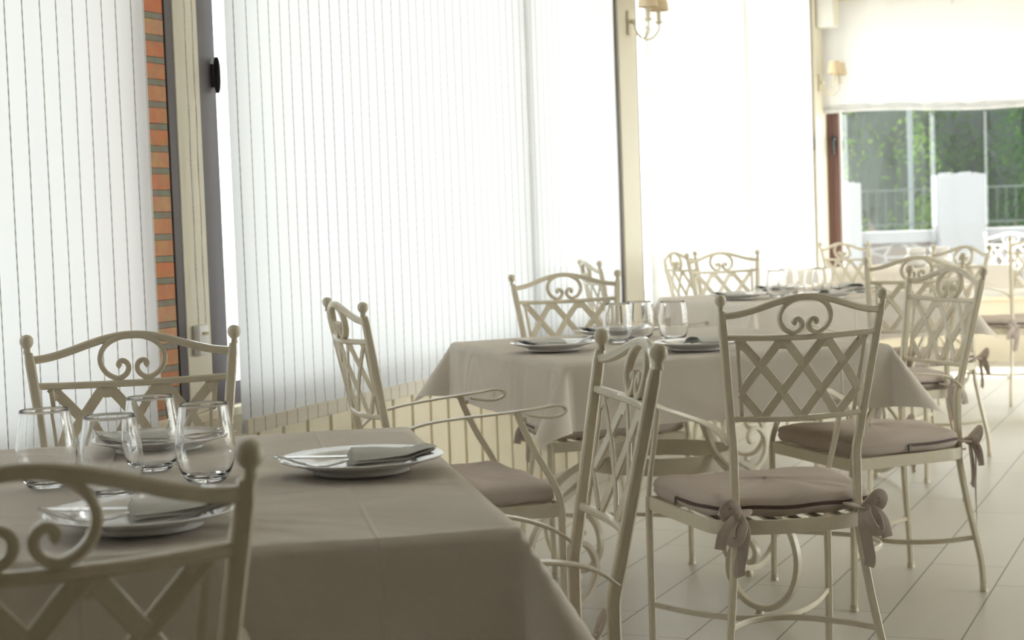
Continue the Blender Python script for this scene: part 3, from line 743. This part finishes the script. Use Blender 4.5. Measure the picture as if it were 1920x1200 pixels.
setting(1.550, 7.700, 100, 'at the right of the third table', knife=False)
for x, y, w in [(-.700, 2.528, 'leftmost tumbler on the nearest table, far from the plate in front'), (-.576, 2.412, 'tumbler nearest us on the nearest table, left of centre'),
                (-.573, 2.673, 'tumbler farthest from us on the nearest table, before the back plate'), (-.465, 2.536, 'rightmost tumbler on the nearest table')]:
    put('glass', x, y, ZT, 0, 'clear stemless ' + w, 'glass', 'tumblers on the nearest table')
for x, y, w in [(.314, 5.055, 'left tumbler on the second table'), (.385, 5.145, 'middle tumbler on the second table, behind the left one'), (.480, 5.070, 'right tumbler on the second table')]:
    put('glass', x, y, ZT, 0, 'clear stemless ' + w, 'glass', 'tumblers on the second table')
for x, y, w in [(1.155, 7.42, 'leftmost tumbler on the third table'), (1.24, 7.62, 'second tumbler from the left on the third table'), (1.33, 7.50, 'third tumbler from the left on the third table'), (1.385, 7.60, 'rightmost tumbler on the third table')]:
    put('glass', x, y, ZT, 0, 'clear stemless ' + w, 'glass', 'tumblers on the third table')
for x, y, w in [(2.51, 10.55, 'left of the two white lidded jars on the farthest table'), (2.665, 10.58, 'right of the two white lidded jars on the farthest table')]:
    jar = MB().lathe([(0, 0), (.045, 0), (.066, .02), (.072, .045), (.066, .068), (.052, .078), (0, .079)], (0, 0, 0), 32).build('lidded_jar', m_porc, None, 50)
    MB().box(-.05, -.05, .079, .05, .05, .118, .012).build('lid', m_porc, jar, 50)
    jar.location = (x, y, ZT); tag(jar, w, 'jar', 'white lidded jars')

# ------------------------------------------------------------------ outside
gr = MB().box(-40, -60, -.14, 60, 60, -.10).build('terrace', m_ground, None, 0); gr['kind'] = 'structure'
gr2 = MB().box(1.0, -.0, -.1, 9.0, 2.2, -.04)
gw = empty('garden_wall', (0, 20, 0), R(-3))
tag(gw, 'low white-capped stone garden wall beyond the end window', 'wall')
MB().box(3.4, 0, -.1, 14, .35, .72).build('stone_facing', m_stone, gw, 0)
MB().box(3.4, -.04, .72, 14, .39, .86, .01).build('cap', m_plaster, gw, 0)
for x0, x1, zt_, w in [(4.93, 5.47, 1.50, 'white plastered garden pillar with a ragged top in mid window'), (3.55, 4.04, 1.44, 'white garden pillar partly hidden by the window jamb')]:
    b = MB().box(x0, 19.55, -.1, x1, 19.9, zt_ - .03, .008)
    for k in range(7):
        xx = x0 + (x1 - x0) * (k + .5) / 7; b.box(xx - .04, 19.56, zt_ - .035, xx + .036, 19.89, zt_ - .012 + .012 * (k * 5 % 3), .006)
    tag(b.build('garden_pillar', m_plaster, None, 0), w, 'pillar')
fb = MB()
for k in range(90):
    x = 3.6 + k * .11; fb.box(x, 20.28, .86, x + .007, 20.287, 1.34)
fb.box(3.6, 20.275, 1.33, 13.5, 20.295, 1.35); fb.box(3.6, 20.275, .92, 13.5, 20.295, .94)
tag(fb.build('garden_fence', m_rail, None, 0), 'thin metal picket fence above the garden wall', 'fence')
lp = MB().lathe([(.035, -.1), (.033, 2.5), (.03, 4.5)], (5.0, 21.2, 0), 16).build('lamp_pole', m_lampp, None, 40)
tag(lp, 'pale grey pole standing among the trees behind the garden wall', 'pole')
aw = empty('awning', RW(U1, 0, 0), ROOMROT)     # outside the end window: local x away from the room, local -y along the wall
tag(aw, 'white scalloped awning over the end window outside', 'awning')
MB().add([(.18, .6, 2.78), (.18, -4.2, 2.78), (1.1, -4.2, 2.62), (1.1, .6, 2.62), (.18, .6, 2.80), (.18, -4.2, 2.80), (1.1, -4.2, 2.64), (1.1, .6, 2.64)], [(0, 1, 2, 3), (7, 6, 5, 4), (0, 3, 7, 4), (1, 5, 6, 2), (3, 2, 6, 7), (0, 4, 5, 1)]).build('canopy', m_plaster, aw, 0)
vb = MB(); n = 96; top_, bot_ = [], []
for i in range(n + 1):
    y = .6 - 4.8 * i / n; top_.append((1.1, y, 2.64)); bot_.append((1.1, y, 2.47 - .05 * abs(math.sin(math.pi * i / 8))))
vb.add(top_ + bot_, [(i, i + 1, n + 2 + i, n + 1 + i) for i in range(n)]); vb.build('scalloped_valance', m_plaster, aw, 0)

def tree(x, y, h, rad, kind, label, seed, nleaf=3600):
    rnd = random.Random(seed); r = empty('garden_tree', (x, y, -.1)); tag(r, label, 'tree', 'trees behind the garden wall')
    b = MB(); b.sweep(smooth([(0, 0, 0), (.08, .05, h * .3), (-.05, .0, h * .6), (.1, .05, h * .9)], 5), circ(.13, 10), ref=(1, 0, 0)); b.build('trunk', m_bark, r, 60)
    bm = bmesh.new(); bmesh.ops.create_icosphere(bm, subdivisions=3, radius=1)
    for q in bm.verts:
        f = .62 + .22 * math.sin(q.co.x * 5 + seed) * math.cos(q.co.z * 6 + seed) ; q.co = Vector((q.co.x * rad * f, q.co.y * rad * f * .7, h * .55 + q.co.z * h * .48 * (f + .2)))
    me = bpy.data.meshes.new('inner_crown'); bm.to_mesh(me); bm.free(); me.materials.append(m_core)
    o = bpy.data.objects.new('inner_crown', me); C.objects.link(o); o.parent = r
    vs_, fs = [], []
    cl = [(rnd.uniform(-1, 1), rnd.uniform(-1, .6), rnd.uniform(-1, 1)) for _ in range(34)]
    for i in range(nleaf):
        c = rnd.choice(cl); d = Vector((c[0] + rnd.gauss(0, .17), c[1] + rnd.gauss(0, .2), c[2] + rnd.gauss(0, .13)))
        if d.length > 1.15: d *= 1.15 / d.length
        p = Vector((d.x * rad, d.y * rad * .75, h * .55 + d.z * h * .52)); s_ = rnd.uniform(.035, .075)
        a = Vector((rnd.gauss(0, 1), rnd.gauss(0, 1), rnd.gauss(0, 1))).normalized(); bb = a.orthogonal().normalized()
        k = len(vs_); vs_ += [tuple(p - a * s_), tuple(p + bb * s_ * .5), tuple(p + a * s_), tuple(p - bb * s_ * .5)]; fs.append((k, k + 1, k + 2, k + 3))
    me = bpy.data.meshes.new('foliage'); me.from_pydata(vs_, [], fs); me.materials.append(m_leafs[kind])
    o = bpy.data.objects.new('foliage', me); C.objects.link(o); o.parent = r
specs = [(5.0, 23.4, 4.6, 1.05, 1, 'leafy tree nearest the window jamb, with yellow-green leaves'), (6.6, 25.3, 5.0, 1.05, 0, 'dark tree standing behind the pale pole'),
         (8.1, 24.2, 4.8, 1.0, 0, 'dark tree right of the ragged white pillar'), (8.2, 22.0, 3.6, .9, 2, 'pale leafy tree at the right edge of the window'),
         (8.2, 27.6, 6.5, 1.25, 0, 'tall dark tree at the back in mid window'), (5.3, 27.6, 6.5, 1.2, 0, 'tall dark tree at the back left of the window'),
         (11.3, 27.4, 6.5, 1.4, 0, 'tall dark tree at the back right of the window')]
for i, (x, y, h, rd, kd, lb) in enumerate(specs): tree(x, y, h, rd, kd, lb, 31 + i)
hd = MB(); n = 60; vs_, fs = [], []
for i in range(n + 1):
    for j in range(13):
        x = 3.9 + 12 * i / n; z = -.1 + 5.6 * j / 12
        vs_.append((x, 29.4 + .35 * math.sin(x * 3.1 + j) + .3 * math.sin(z * 4 + i * .7), z))
for i in range(n):
    for j in range(12): a = i * 13 + j; fs.append((a, a + 1, a + 14, a + 13))
m2 = [(x, y + 1.0, z) for x, y, z in vs_]
k = len(vs_)
rim = []
hd.add(vs_, fs); hd.add(m2, [f[::-1] for f in fs])
for i in range(n): hd.add([vs_[i * 13 + 12], vs_[(i + 1) * 13 + 12], m2[(i + 1) * 13 + 12], m2[i * 13 + 12]], [(0, 1, 2, 3)])
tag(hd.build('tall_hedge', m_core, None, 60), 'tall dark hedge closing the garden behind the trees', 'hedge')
